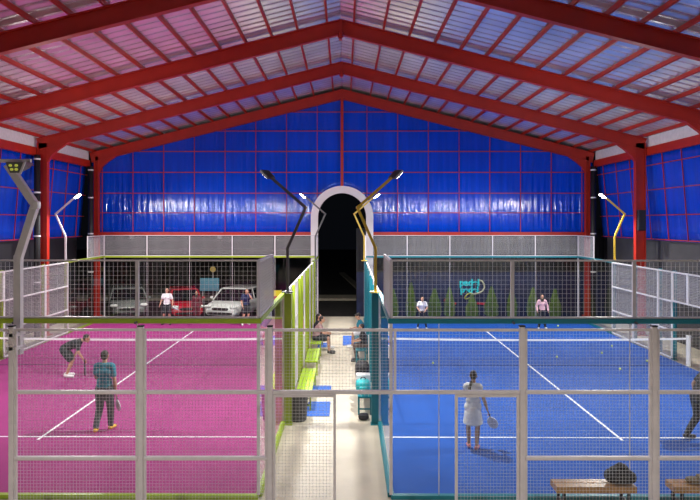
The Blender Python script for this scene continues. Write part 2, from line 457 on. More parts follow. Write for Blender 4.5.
# ------------------------------------------------------------------ lamp poles
TILT = math.radians(38)
def lamp_pole(x, y, inn, matl, label, lit=True, power=900, lens=None, on_floor=False, yaw=0.0, far=False):
    """inn = +1/-1: the court lies to that side"""
    z0 = 0.0 if on_floor else RH + .04
    t = thing('floodlight_pole', label, 'floodlight pole', (x, y, z0))
    o = -inn
    P = [V(0, 0, 0), V(0, 0, 3.9 - z0), V(o * .40, 0, 4.80 - z0), V(inn * .36, 0, 5.46 - z0)]
    m = MB(); W = .062
    for k, (a, b) in enumerate(zip(P, P[1:])): m.bar(a, b, W, W, up=(0, 1, 0))
    m.se(P[1], (W * .5,) * 3, .4, nu=8, nv=6); m.se(P[2], (W * .53,) * 3, .4, nu=8, nv=6)
    m.build('pole', matl, t)
    MB().box(-.12, .12, -.12, .12, 0, .02).build('base_plate', matl, t)
    e = P[-1]; tilt = TILT * inn
    R = Matrix.Rotation(yaw * inn, 3, 'Z') @ Matrix.Rotation(-tilt, 3, 'Y')
    hd = MB(); c = e + R @ V(inn * .15, 0, -.04)
    def rb(mb, cx, cz, sx, sy, szz):
        vs = [c + R @ V(cx + dx * sx / 2, dy * sy / 2, cz + dz * szz / 2) for dx, dy, dz in
              ((-1, -1, -1), (1, -1, -1), (1, 1, -1), (-1, 1, -1), (-1, -1, 1), (1, -1, 1), (1, 1, 1), (-1, 1, 1))]
        mb.add(vs, [(0, 3, 2, 1), (4, 5, 6, 7), (0, 1, 5, 4), (1, 2, 6, 5), (2, 3, 7, 6), (3, 0, 4, 7)])
    rb(hd, 0, .02, .28, .24, .05)
    for k in range(-3, 4): rb(hd, k * .035, .055, .01, .2, .025)
    h = hd.build('lamp_head', M['darkgrey'], t)
    ln = MB(); rb(ln, 0, -.012, .24, .2, .012)
    ln.build('lens', lens or M['led'], h)
    if lit:
        L = bpy.data.lights.new('lamp', 'AREA'); L.shape = 'RECTANGLE'; L.size = .24; L.size_y = .20; L.energy = power
        L.color = (1, .97, .93)
        lo = bpy.data.objects.new('lamp', L); COL.objects.link(lo); lo.parent = h
        lo.location = c + R @ V(0, 0, -.025); lo.rotation_euler = R.to_euler()
    return t
PW = 900; NEARK = 1.3
LAB = {(True, False, 14.85): 'grey bent floodlight pole at the near left edge of the magenta court',
       (True, False, 26.85): 'grey bent floodlight pole with a glaring lamp at the left edge of the magenta court',
       (True, True, 14.85): 'dark grey bent floodlight pole, nearer one on the left of the corridor',
       (True, True, 26.85): 'dark grey bent floodlight pole left of the corridor, beside the arch',
       (False, True, 14.85): 'yellow bent floodlight pole, nearer one on the right of the corridor',
       (False, True, 26.85): 'yellow bent floodlight pole right of the corridor, beside the arch',
       (False, False, 14.85): 'yellow bent floodlight pole at the near right edge of the blue court',
       (False, False, 26.85): 'yellow bent floodlight pole with a glaring lamp at the right edge of the blue court'}
court('magenta', -11.24, -1.40, M['pink'], M['lime'], 'lime green', -.007)
court('blue', .745, 10.55, M['blue'], M['teal'], 'teal', -.0078)
# nearer court, where the viewer stands: unseen lamp poles added to brighten the fence
lamp_pole(-7.0, 4.6, 1, M['steel'], 'added unseen floodlight pole for the nearest court, left side', power=PW * NEARK, on_floor=True, yaw=math.radians(-50))
lamp_pole(7.0, 4.6, -1, M['steel'], 'added unseen floodlight pole for the nearest court, right side', power=PW * NEARK, on_floor=True, yaw=math.radians(-50))

# big pole at the left foreground, its four-cell lamp barely glowing
t = thing('floodlight_pole', 'pale bent floodlight pole in the left foreground with four dim yellow cells', 'floodlight pole', (-5.02, 10.3, 0))
m = MB(); K = 10.42 / 670
P = [V(0, 0, 2.45), V(0, 0, 3.92), V(.26, 0, 4.74), V(-.16, 0, 5.36)]
for a, b in zip(P, P[1:]): m.bar(a, b, .105, .105, up=(0, 1, 0))
m.se(P[1], (.062,) * 3, .4, nu=8, nv=6); m.se(P[2], (.066,) * 3, .4, nu=8, nv=6)
m.build('pole', M['steel'], t)
for z in (2.55, 2.75): MB().box(-.075, .075, -.24, .075, z, z + .05).build('clamp', M['steel'], t)
m = MB(); m.bar((-.5, 0, 5.42), (.19, 0, 5.42), .06, .05); m.build('cross_arm', M['steel'], t)
m = MB(); c = V(.05, -.02, 5.33)
vs = [(-.13, -.22, .05), (.15, -.22, .05), (.08, -.2, -.11), (-.07, -.2, -.11), (-.13, .1, .06), (.15, .1, .06), (.08, .1, -.02), (-.07, .1, -.02)]
m.add([V(*p) + c for p in vs], [(0, 1, 2, 3)[::-1], (4, 5, 6, 7), (0, 4, 5, 1)[::1], (1, 5, 6, 2), (2, 6, 7, 3), (3, 7, 4, 0)])
h = m.build('lamp_head', M['darkgrey'], t)
for (dx, dz) in ((-.055, .0), (.035, .0), (-.035, -.06), (.035, -.06)):
    m = MB(); m.se(c + V(dx, -.222, dz), (.026, .012, .02), .8); m.build('lens', M['ledy'], h, smooth=True)
m = MB(); m.bar(c + V(.17, -.22, .07), c + V(.09, -.22, -.13), .02, .03); m.build('bracket', M['steel'], t)

# ------------------------------------------------------------------ foreground fence
t = thing('mesh_fence', 'tall grey steel mesh fence with an open gateway across the foreground', 'fence', (0, 0, 0))
FY = 10.1; k = FY / F
def fx(px): return (px - VX) * k
def fz(py): return H - (py - VY) * k
z3, z2, z1 = fz(330), fz(392), fz(458)
postpx = (-117, 12, 141, 270, 522, 654, 785)
for px in postpx:
    x = fx(px)
    bevel(MB().box(x - .04, x + .04, FY - .04, FY + .04, 0, z3 + .05).build('post', M['fence'], t), .012)
    MB().box(x - .043, x + .043, FY - .043, FY + .043, z3 + .05, z3 + .07).build('post_cap', M['black'], t)
for a, b in ((12, 141), (141, 270), (522, 654), (654, 785)):
    xa, xb = fx(a) + .042, fx(b) - .042
    f = frame(xa, xb, .05, z3 + .02, FY, 'y', .035, mids=()).build('mesh_frame', M['fence'], t)
    for z in (z2, z1):
        bevel(MB().box(xa, xb, FY - .035, FY + .035, z - .028, z + .028).build('rail', M['fence'], t), .01)
    wires(xa + .035, xb - .035, .085, z3 - .015, FY, 'y', r=.0018).build('wire_mesh', M['wire'], f)
xa, xb = fx(270) + .042, fx(522) - .042
MB().box(xa, xb, FY - .02, FY + .02, z3 - .02, z3 + .02).build('rail', M['fence'], t)
bevel(MB().box(xa, xb, FY - .035, FY + .035, z2 - .028, z2 + .028).build('rail', M['fence'], t), .01)
MB().box(fx(395) - .02, fx(395) + .02, FY - .02, FY + .02, z2 + .035, z3 - .02).build('upright', M['fence'], t)
wires(xa, xb, z2 + .035, z3 - .02, FY, 'y', r=.0018).build('wire_mesh', M['wire'], t)
for a, b in ((xa, fx(336)), (fx(455), xb)):
    f = frame(a, b, .05, z2 - .035, FY, 'y', .04).build('mesh_frame', M['fence'], t)
    wires(a + .04, b - .04, .09, z2 - .075, FY, 'y', r=.0018).build('wire_mesh', M['wire'], f)
xa, xb = fx(-117) + .042, fx(12) - .042
MB().box(xa, xb, FY - .02, FY + .02, z3 - .02, z3 + .02).build('rail', M['fence'], t)

# ------------------------------------------------------------------ corridor things
for (px0, px1, py0, py1, lab) in ((307, 330, 402, 416.5, 'blue floor mat beside the grey bin on the left of the corridor'),
                                  (307, 331, 386, 397, 'blue floor mat beside the lime bench, just beyond the nearest mat'),
                                  (343, 378, 336, 345.5, 'blue floor mat crossing the right half of the corridor by the teal bench'),
                                  (318, 327, 343, 347.5, 'small blue mat under the feet of the seated people')):
    ya, yb = F * H / (py1 - VY), F * H / (py0 - VY); ym = (ya + yb) / 2
    a, b = (px0 - VX) * ym / F, (px1 - VX) * ym / F
    b = min(b, .6)
    o = MB().box(a, b, ya, yb, 0, .015).build('floor_mat', M['mat']); tag(o, lab, 'mat'); bevel(o, .004)

def bench(x, y, L, w, h, slatm, legm, label, back=0, rz=0.0, nsl=4, group=None, th=.035):
    """length along local y, back on the local -x side"""
    t = thing('bench', label, 'bench', (x, y, 0), rz, group)
    sw = w / nsl
    for i in range(nsl):
        bevel(MB().box(-w / 2 + i * sw + .006, -w / 2 + (i + 1) * sw - .006, -L / 2, L / 2, h - th, h).build('seat_slat', slatm, t), .006)
    if back:
        for i in range(3):
            z = h + .12 + i * .12
            bevel(MB().box(-w / 2 - .03, -w / 2, -L / 2, L / 2, z, z + .09).build('back_slat', slatm, t), .006)
    for sy in (-1, 1):
        yy = sy * (L / 2 - .12)
        for sx in (-1, 1):
            zt = h + (.46 if back and sx < 0 else -.035)
            MB().box(sx * (w / 2 - .03) - .02, sx * (w / 2 - .03) + .02, yy - .02, yy + .02, 0, zt).build('leg', legm, t)
        MB().box(-w / 2 + .05, w / 2 - .05, yy - .018, yy + .018, h - .075, h - .036).build('crossbar', legm, t)
        MB().box(-w / 2 + .05, w / 2 - .05, yy - .015, yy + .015, .12, .15).build('stretcher', legm, t)
    return t
bench(-.98, 17.1, 2.7, .38, .45, M['limeb'], M['lime'], 'bright lime bench behind the grey bin, nearest on the left of the corridor')
bench(-.98, 20.4, 1.9, .38, .45, M['limeb'], M['lime'], 'empty lime bench in the middle of the left side, nearer than the seated people')
bench(-.98, 23.4, 2.2, .38, .45, M['limeb'], M['lime'], 'lime bench the two people sit on, farthest on the left side', back=0)
bench(.46, 16.6, 2.3, .34, .46, M['teal'], M['teal'], 'teal bench with bags piled on it, nearest on the right of the corridor', rz=PI)
bench(.50, 22.8, 3.4, .34, .46, M['teal'], M['teal'], 'teal bench the two people sit on, farther along the right of the corridor', rz=PI)

# bin
t = thing('rubbish_bin', 'dark grey round bin at the near end of the lime benches', 'bin', (-1.06, 15.15, 0))
m = MB(); m.tube([(0, 0, 0), (0, 0, .02), (0, 0, .58)], [.17, .19, .225], 24); m.build('body', cm('bin_grey', (.07, .07, .075), .6), t, smooth=False)
m = MB(); m.tube([(0, 0, .58), (0, 0, .61), (0, 0, .66)], [.235, .235, .16], 24); m.build('lid', cm('bin_lid', (.03, .03, .033), .5), t)
m = MB(); m.tube([(.19, -.1, .5), (.27, -.1, .52), (.27, -.1, .4), (.21, -.1, .38)], .012, 8); m.build('handle', M['black'], t)

def bag(name, label, cat, loc, r, e, matl, rz=0.0, strap=True, extra=None):
    t = thing(name, label, cat, loc, rz)
    m = MB(); m.se((0, 0, r[2]), r, e, nu=20, nv=12); m.build('body', matl, t, smooth=True)
    m = MB(); m.se((0, -r[1] * .92, r[2] * .7), (r[0] * .6, r[1] * .25, r[2] * .45), .5); m.build('front_pocket', matl, t, smooth=True)
    if strap:
        m = MB(); pts = [(r[0] * .35 * math.cos(a), 0, r[2] * 1.92 + r[0] * .35 * math.sin(a)) for a in [PI * i / 8 for i in range(9)]]
        m.tube(pts, .012, 6); m.build('handle', M['black'], t)
    if extra: extra(t)
    return t
blk = cm('black_nylon', (.016, .016, .02), .7)
bag('sports_bag', 'long black sports bag on the teal bench, farthest of the bags there', 'bag', (.44, 17.35, .462), (.18, .22, .2), .55, blk)
bag('sports_bag', 'cyan bag nearest on the teal bench, in front of the white box', 'bag', (.43, 15.85, .462), (.18, .2, .15), .6, cm('cyan_nylon', (.02, .42, .45), .5))
bag('backpack', 'black backpack standing on the teal bench behind the white box', 'bag', (.44, 16.75, .462), (.18, .2, .27), .6, blk)
o = MB().box(-.17, .17, -.12, .12, 0, .34).build('white_box', M['white'], None, loc=(.44, 16.25, .462)); tag(o, 'white box on the teal bench between the cyan bag and the backpack', 'box'); bevel(o, .015)
bag('backpack', 'dark backpack on the floor at the near end of the teal bench', 'bag', (.42, 15.2, 0), (.12, .12, .07), .7, blk, strap=False)

# near benches between the foreground fence and the blue court
t1 = bench(3.88, 10.48, 1.24, .34, .40, M['wood'], M['black'], 'brown wooden bench behind the foreground fence, lower right', rz=PI / 2, nsl=2, th=.1)
t2 = bench(5.7, 10.48, 1.24, .34, .40, M['wood'], M['black'], 'brown wooden bench cut off by the bottom right corner', rz=PI / 2, nsl=2, th=.1)
def lumps(t):
    m = MB(); m.se((-.13, .0, .11), (.11, .12, .1), .8); m.se((.14, -.02, .1), (.1, .12, .09), .85); m.se((.02, .0, .24), (.1, .1, .055), .8); m.build('side_pocket', blk, t, smooth=True)
bag('backpack', 'black backpack on the right end of the wooden bench', 'bag', (4.3, 10.48, .402), (.17, .14, .13), .75, blk, extra=lumps)
m = MB(); m.se((-.12, 0, .045), (.13, .1, .045), .8); m.se((.08, .01, .05), (.14, .11, .05), .8); m.se((0, 0, .1), (.09, .08, .03), .9)
o = m.build('folded_clothes', cm('khaki_cloth', (.16, .12, .07)), None, smooth=True, loc=(5.58, 10.48, .402)); tag(o, 'khaki clothes heaped on the bench in the bottom right corner', 'clothes')

# lamps added under the end wall beam to light the car park and conifers
for i, (lx, ll) in enumerate(((-10.2, 'added small floodlight under the end wall beam above the dark van-like car'), (-6.0, 'added small floodlight under the end wall beam above the white car'),
                              (5.0, 'added small floodlight under the end wall beam left of the cyan sign'), (8.4, 'added small floodlight under the end wall beam near the right column'))):
    t = thing('added_floodlight', ll, 'floodlight', (lx, 32.05, 3.78))
    MB().box(-.1, .1, -.05, .05, -.1, .04).build('housing', M['darkgrey'], t); MB().box(-.085, .085, .05, .058, -.09, .0).build('lens', M['led'], t)
    L = bpy.data.lights.new('lamp', 'AREA'); L.size = .12; L.energy = 330 if lx < 0 else 160; L.color = (1, .95, .85); lo = bpy.data.objects.new('lamp', L); COL.objects.link(lo)
    lo.parent = t; lo.location = (0, .07, -.05); lo.rotation_euler = (math.radians(55), 0, 0)

# tennis balls
ball = None
for i, (px, py) in enumerate(((433, 363), (557, 357), (602, 353), (620, 369), (612, 346), (386 + 30, 340), (558, 326), (647, 361))):
    y = F * (H - .045) / (py - VY); x = (px - VX) * y / F
    if i == 0:
        ball = MB().se((0, 0, 0), (.037, .037, .037), nu=14, nv=10).build('tennis_ball', cm('ball_felt', (.72, .8, .25)), smooth=True); o = ball
    else: o = ball.copy(); COL.objects.link(o)
    o.location = (x, y, .049)
    tag(o, None, 'ball', 'tennis balls lying on the blue court')
    o['label'] = ['yellow ball on the blue court, leftmost of the balls before the net', 'yellow ball left of the two balls in mid blue court by the foreground post',
                  'yellow ball beyond the net near the right foreground post', 'yellow ball by the net closest to the right net post', 'yellow ball farthest right beyond the net on the blue court',
                  'yellow ball beyond the net close to the corridor side', 'yellow ball near the feet of the player in pink', 'yellow ball at the right side fence'][i]

# ------------------------------------------------------------------ behind the end wall
t = thing('garden_wall', 'navy wall behind the conifers with a cyan sign on it', 'wall', (5.9, 34.6, -.45))
MB().box(-5.3, 8, -.1, .1, 0, 2.35).build('wall_body', M['navy'], t)
MB().box(-5.3, 8, -.16, .16, 2.35, 2.43).build('coping', M['cladding'], t)
m = MB(); 
for i in range(67): 
    x = -5.3 + i * .2; m.box(x, x + .11, 1.0, 1.06, 0, 4.6)
m.box(-5.3, 8.1, 1.06, 1.1, 0, 4.6)
o = m.build('cladding_fence', M['cladding'], None, loc=(5.9, 34.6, -.45)); tag(o, 'tall black ribbed cladding screen behind the navy wall', 'screen')
# sign: cyan lettering, ring and swoosh
sy = 34.44; ks = sy / F
def sp(px, py, dy=0): return V((px - VX) * ks, sy + dy, H - (py - VY) * ks)
t = thing('wall_sign', 'cyan lettered sign with a pale looping swoosh on the navy wall', 'sign', sp(470, 286))
org = sp(470, 286)
cyan = cm('sign_cyan', (.01, .55, .65), .5); 
for txt, px, py, szt in (('padel', 469.5, 282.8, .46), ('padel', 469.5, 290.0, .42)):
    cu = bpy.data.curves.new('lettering', 'FONT'); cu.body = txt; cu.size = szt; cu.extrude = .012; cu.offset = .02
    cu.align_x = 'CENTER'; cu.align_y = 'CENTER'; cu.materials.append(cyan)
    ob = bpy.data.objects.new('lettering', cu); COL.objects.link(ob); ob.parent = t
    bpy.context.view_layer.update(); me = bpy.data.meshes.new_from_object(ob.evaluated_get(bpy.context.evaluated_depsgraph_get()))
    bpy.data.objects.remove(ob); ob = bpy.data.objects.new('lettering', me); COL.objects.link(ob); ob.parent = t
    ob.location = sp(px, py) - org; ob.rotation_euler = (PI / 2, 0, 0); ob.scale = (1.05, 1, 1)
m = MB()
pts = [sp(*p) - org for p in ((479, 280), (482, 281), (484, 284), (484.5, 287.5), (482.5, 291), (479, 293), (474, 294), (471, 293.5))]
m.tube(pts, .045, 8); m.build('swoosh', cm('sign_cream', (.5, .5, .38)), t, smooth=True)
m = MB(); cen = sp(468.5, 296) - org; R = Matrix.Rotation(math.radians(-35), 3, 'Y')
m.tube([cen + R @ V(.22 * math.cos(a), 0, .1 * math.sin(a)) for a in [2 * PI * i / 20 for i in range(21)]], .03, 6)
m.build('racket_loop', cm('sign_yellow', (.6, .62, .1)), t, smooth=True)
for (a, b, mt, lab) in (((444, 300), (456, 304), 'red_paint', 'slanting red stripe on the navy wall left of the sign loop'), ((477, 303), (486, 304), 'red_paint', 'short red stripe on the navy wall under the sign')):
    p, q = sp(*a), sp(*b); m = MB(); m.bar(V(0, 0, 0), q - p, .05, .12); o = m.build('painted_stripe', cm('red_paint', (.5, .02, .05)), None, loc=p); tag(o, lab, 'stripe')

def conifer(px, top, w, label):
    y = 33.3; x = (px - VX) * y / F; z0 = -.45; h = H - (top - VY) * y / F - z0
    t = thing('conifer', label, 'tree', (x, y, z0), group='conifers in front of the navy wall')
    MB().tube([(0, 0, 0), (0, 0, h * .9)], [.04, .012], 8).build('trunk', M['bark'], t)
    m = MB(); rnd = random.Random(px)
    for i in range(1500):
        u = rnd.random() ** .8; z = .08 + (h - .08) * u; R = w * (min(1, (1 - u) * 1.7 + .04)) * min(1, .55 + u * 3)
        a = rnd.random() * 2 * PI; r = R * (.55 + .45 * rnd.random())
        c = V(r * math.cos(a), r * math.sin(a), z); s = .035 + .04 * rnd.random()
        d = V(math.cos(a) * .5, math.sin(a) * .5, 1).normalized() * s * 1.8
        q = V(-math.sin(a), math.cos(a), 0).normalized() * s * .6; n = V(math.cos(a), math.sin(a), 0) * s * .3
        m.add([c - q, c + q, c + d, c + n * 1.2 + d * .4], [(0, 1, 3), (1, 2, 3), (2, 0, 3), (0, 2, 1)])
    m.build('foliage', M['leaf'], t)
for px, top, w, lab in ((393, 290, .26, 'conifer partly hidden by the mesh at the corridor end of the row'), (411, 284, .24, 'tall bright conifer left of the player in the white top'),
                        (434.5, 290, .33, 'broad conifer right of the player in the white top'), (449.5, 289, .26, 'slender conifer between the broad one and the sign'),
                        (472, 296, .30, 'low conifer directly under the cyan sign'), (491.5, 288, .32, 'tall pointed conifer right of the cyan sign'),
                        (512, 289, .24, 'conifer just right of the mesh upright beyond the sign'), (533, 289, .3, 'conifer just left of the player in pink'), (555, 290.5, .28, 'conifer at the right end of the row')):
    conifer(px, top, w, lab)

# blue notice board and round yellow disc behind the white car
y = 39; ks2 = y / F
t = thing('notice_board', 'pale blue board on two posts above the white car', 'board', ((209.5 - VX) * ks2, y, -.45))
zb = H - (291 - VY) * ks2 + .45; zt = H - (278 - VY) * ks2 + .45
bevel(MB().box(-.56, .56, -.03, .03, zb, zt).build('panel', cm('pale_blue', (.12, .32, .45)), t), .02)
for sx in (-.4, .4): MB().tube([(sx, .05, 0), (sx, .05, zt)], .03, 8).build('post', M['steel'], t)
t = thing('round_sign', 'round yellow disc on a pole above the blue board', 'sign', ((211 - VX) * ks2, y + .6, -.45))
zc = H - (270 - VY) * ks2 + .45
MB().tube([(0, 0, 0), (0, 0, zc)], .03, 8).build('pole', M['steel'], t)
MB().tube([(0, -.05, zc), (0, .0, zc)], .17, 20).build('disc', cm('yellow_disc', (.7, .5, .15)), t)
y = 33.2
t = thing('banner', 'yellow and red banner seen past the corridor end of the magenta court', 'banner', ((273 - VX) * y / F, y, -.45))
zz = H - (296 - VY) * y / F + .45
MB().box(-.42, .42, -.02, .02, zz, zz + .28).build('cloth', cm('banner_yellow', (.75, .6, .02)), t); MB().box(-.42, .42, -.022, .022, zz - .16, zz).build('red_band', cm('banner_red', (.5, .03, .02)), t)
for sx in (-.4, .4): MB().tube([(sx, .03, 0), (sx, .03, zz + .3)], .02, 8).build('post', M['steel'], t)

# ------------------------------------------------------------------ cars
def car(label, x, y, z, rz, paint, L=4.2, W=1.72, Ht=1.5, kind='hatch'):
    """front towards local -y"""
    t = thing('car', label, 'car', (x, y, z), rz)
    g0 = .22
    if kind == 'van': st = [(-.5, .62, .70), (-.47, .74, .80), (-.36, .92, .92), (-.30, .98, .98), (.30, 1.0, 1.0), (.47, .98, .98), (.5, .9, .9)]
    else: st = [(-.5, .55, .80), (-.475, .70, .90), (-.40, .80, .97), (-.26, .90, 1.0), (.0, .93, 1.0), (.30, .95, 1.0), (.46, .93, .96), (.5, .80, .86)]
    def ring(y, w, z0, z1, tuck=.9):
        return [(-w * .86, y, z0), (-w, y, z0 + (z1 - z0) * .35), (-w * .985, y, z0 + (z1 - z0) * .8), (-w * tuck, y, z1), (w * tuck, y, z1), (w * .985, y, z0 + (z1 - z0) * .8), (w, y, z0 + (z1 - z0) * .35), (w * .86, y, z0)]
    m = MB(); rings = [ring(s * L, W / 2 * wk, g0, bz * 1.0 * (.95 if kind != 'van' else .98)) for s, bz, wk in st]
    for r in rings: m.v += r
    n = 8
    for i in range(len(rings) - 1):
        for k in range(n): m.f.append((i * n + k, i * n + (k + 1) % n, (i + 1) * n + (k + 1) % n, (i + 1) * n + k))
    m.f.append(tuple(reversed(range(n)))); m.f.append(tuple((len(rings) - 1) * n + k for k in range(n)))
    b = m.build('body', paint, t, smooth=False); bevel(b, .04, 2)
    # greenhouse: dark glass block with roof and pillars
    belt = .88 if kind != 'van' else .96
    ys = (-.24, -.06, .36, .46) if kind != 'van' else (-.33, -.16, .42, .48)
    bw, tw = W / 2 * .90, W / 2 * .74
    A = [(-bw, ys[0] * L, belt), (bw, ys[0] * L, belt), (bw, ys[3] * L, belt), (-bw, ys[3] * L, belt),
         (-tw, ys[1] * L, Ht - .05), (tw, ys[1] * L, Ht - .05), (tw, ys[2] * L, Ht - .05), (-tw, ys[2] * L, Ht - .05)]
    MB().add(A, [(0, 3, 2, 1), (4, 5, 6, 7), (0, 1, 5, 4), (1, 2, 6, 5), (2, 3, 7, 6), (3, 0, 4, 7)]).build('windows', M['carglass'], t)
    m = MB(); m.add([(-tw - .03, ys[1] * L - .05, Ht - .06), (tw + .03, ys[1] * L - .05, Ht - .06), (tw + .03, ys[2] * L + .05, Ht - .06), (-tw - .03, ys[2] * L + .05, Ht - .06),
           (-tw + .05, ys[1] * L + .08, Ht), (tw - .05, ys[1] * L + .08, Ht), (tw - .05, ys[2] * L - .05, Ht), (-tw + .05, ys[2] * L - .05, Ht)],
          [(0, 3, 2, 1), (4, 5, 6, 7), (0, 1, 5, 4), (1, 2, 6, 5), (2, 3, 7, 6), (3, 0, 4, 7)])
    m.build('roof', paint, t)
    m = MB()
    for sx in (0, 1):
        m.bar(V(*A[0 + sx]), V(*A[4 + sx]), .06, .06); m.bar(V(*A[3 - sx]), V(*A[7 - sx]), .08, .08)
        sg = -1 if sx == 0 else 1
        m.bar((sg * bw, .08 * L, belt), (sg * tw, .1 * L, Ht - .05), .05, .07)
    m.build('pillars', paint, t)
    for sx in (-1, 1):
        for yy in (-.31, .31):
            m = MB(); m.tube([(sx * (W / 2 - .2), yy * L, .31), (sx * (W / 2 + .005), yy * L, .31)], .31, 24); w = m.build('wheel', M['tyre'], t)
            MB().tube([(sx * (W / 2 + .005), yy * L, .31), (sx * (W / 2 + .012), yy * L, .31)], .2, 16).build('hub', M['chrome'], w)
        m = MB(); m.se((sx * W * .36, -L / 2 + .09, .66 if kind != 'van' else .74), (.19, .11, .075), .7); m.build('headlight', M['white'], t, smooth=True)
        m = MB(); m.se((sx * (W / 2 + .07), -L * .2, .98), (.09, .05, .065), .7); m.build('mirror', paint, t, smooth=True)
    m = MB(); m.se((0, -L / 2 + .06, .55), (W * .24, .1, .07), .5); m.build('grille', M['black'], t)
    m = MB(); m.se((0, -L / 2 + .05, .34), (W * .36, .12, .06), .4); m.build('bumper_intake', M['black'], t)
    m = MB(); m.bar((0, ys[0] * L - .02, belt + .02), (.4, ys[0] * L + .1, belt + .06), .02, .02); m.build('wiper', M['black'], t)
    return t
GZ = -.45
car('white car facing the court behind the magenta court', -5.75, 35.5, GZ, math.radians(-16), mat('white_paint', (.78, .78, .78), .2, coat=.6), 3.9, 1.95, 1.46)
car('red car parked left of the white car', -8.5, 35.5, GZ, math.radians(18), mat('red_paintwork', (.45, .015, .03), .22, coat=.6), 3.8, 1.7, 1.42)
car('dark grey van-like car at the left, behind the magenta court', -11.55, 35.6, GZ, math.radians(20), mat('dark_paint', (.16, .17, .17), .22, coat=.6), 4.1, 2.0, 1.5, 'van')

# ------------------------------------------------------------------ people
def lerp(a, b, t): return a + (b - a) * t
BASE = dict(pelvis=V(0, 0, .93), waist=V(0, 0, 1.06), chest=V(0, 0, 1.26), neck=V(0, 0, 1.44), head=V(0, .02, 1.60))
def pose(**kw):
    J = {k: v.copy() for k, v in BASE.items()}
    J.update(shR=V(.165, 0, 1.39), elR=V(.215, -.01, 1.11), wrR=V(.23, .06, .88), shL=V(-.165, 0, 1.39), elL=V(-.215, -.01, 1.11), wrL=V(-.23, .06, .88),
             hipR=V(.09, 0, .90), knR=V(.10, .03, .49), anR=V(.11, 0, .085), hipL=V(-.09, 0, .90), knL=V(-.10, .03, .49), anL=V(-.11, 0, .085),
             toeR=V(.03, .17, -.05), toeL=V(-.03, .17, -.05), face=V(0, 1, 0), up=V(0, 0, 1))
    for k, v in kw.items(): J[k] = V(*v)
    return J
def remesh(o, vox, sm=4):
    r = o.modifiers.new('r', 'REMESH'); r.mode = 'VOXEL'; r.voxel_size = vox; r.use_smooth_shade = True
    s = o.modifiers.new('s', 'SMOOTH'); s.iterations = sm; s.factor = .5
    return o
def hand(m, w, el, curl=.6, side=1, toward=None):
    d = (w - el).normalized(); t = V(0, 1, 0) if abs(d.y) < .8 else V(0, 0, 1)
    fw = (t - d * t.dot(d)).normalized(); sd = d.cross(fw) * side
    pc = w + d * .045
    for k in (-1, 0, 1): m.cap(w + d * .01 + fw * .016 * k, w + d * .08 + fw * .024 * k, .015, .014, 8)
    for k, ln in ((-1.5, .058), (-.5, .072), (.5, .078), (1.5, .070)):
        a = w + d * .082 + fw * .018 * k; b = a + d * ln * .5 * math.cos(curl * .5) - sd * ln * .5 * math.sin(curl * .5)
        c = b + d * ln * .5 * math.cos(curl * 1.6) - sd * ln * .5 * math.sin(curl * 1.6)
        m.cap(a, b, .0088, .008, 8); m.cap(b, c, .008, .007, 8)
    a = w + d * .03 + fw * .028; b = a + d * .03 + fw * .026 - sd * .006; c = b + d * .03 + fw * .006 - sd * .012
    m.cap(a, b, .011, .0095, 8); m.cap(b, c, .0095, .0085, 8)
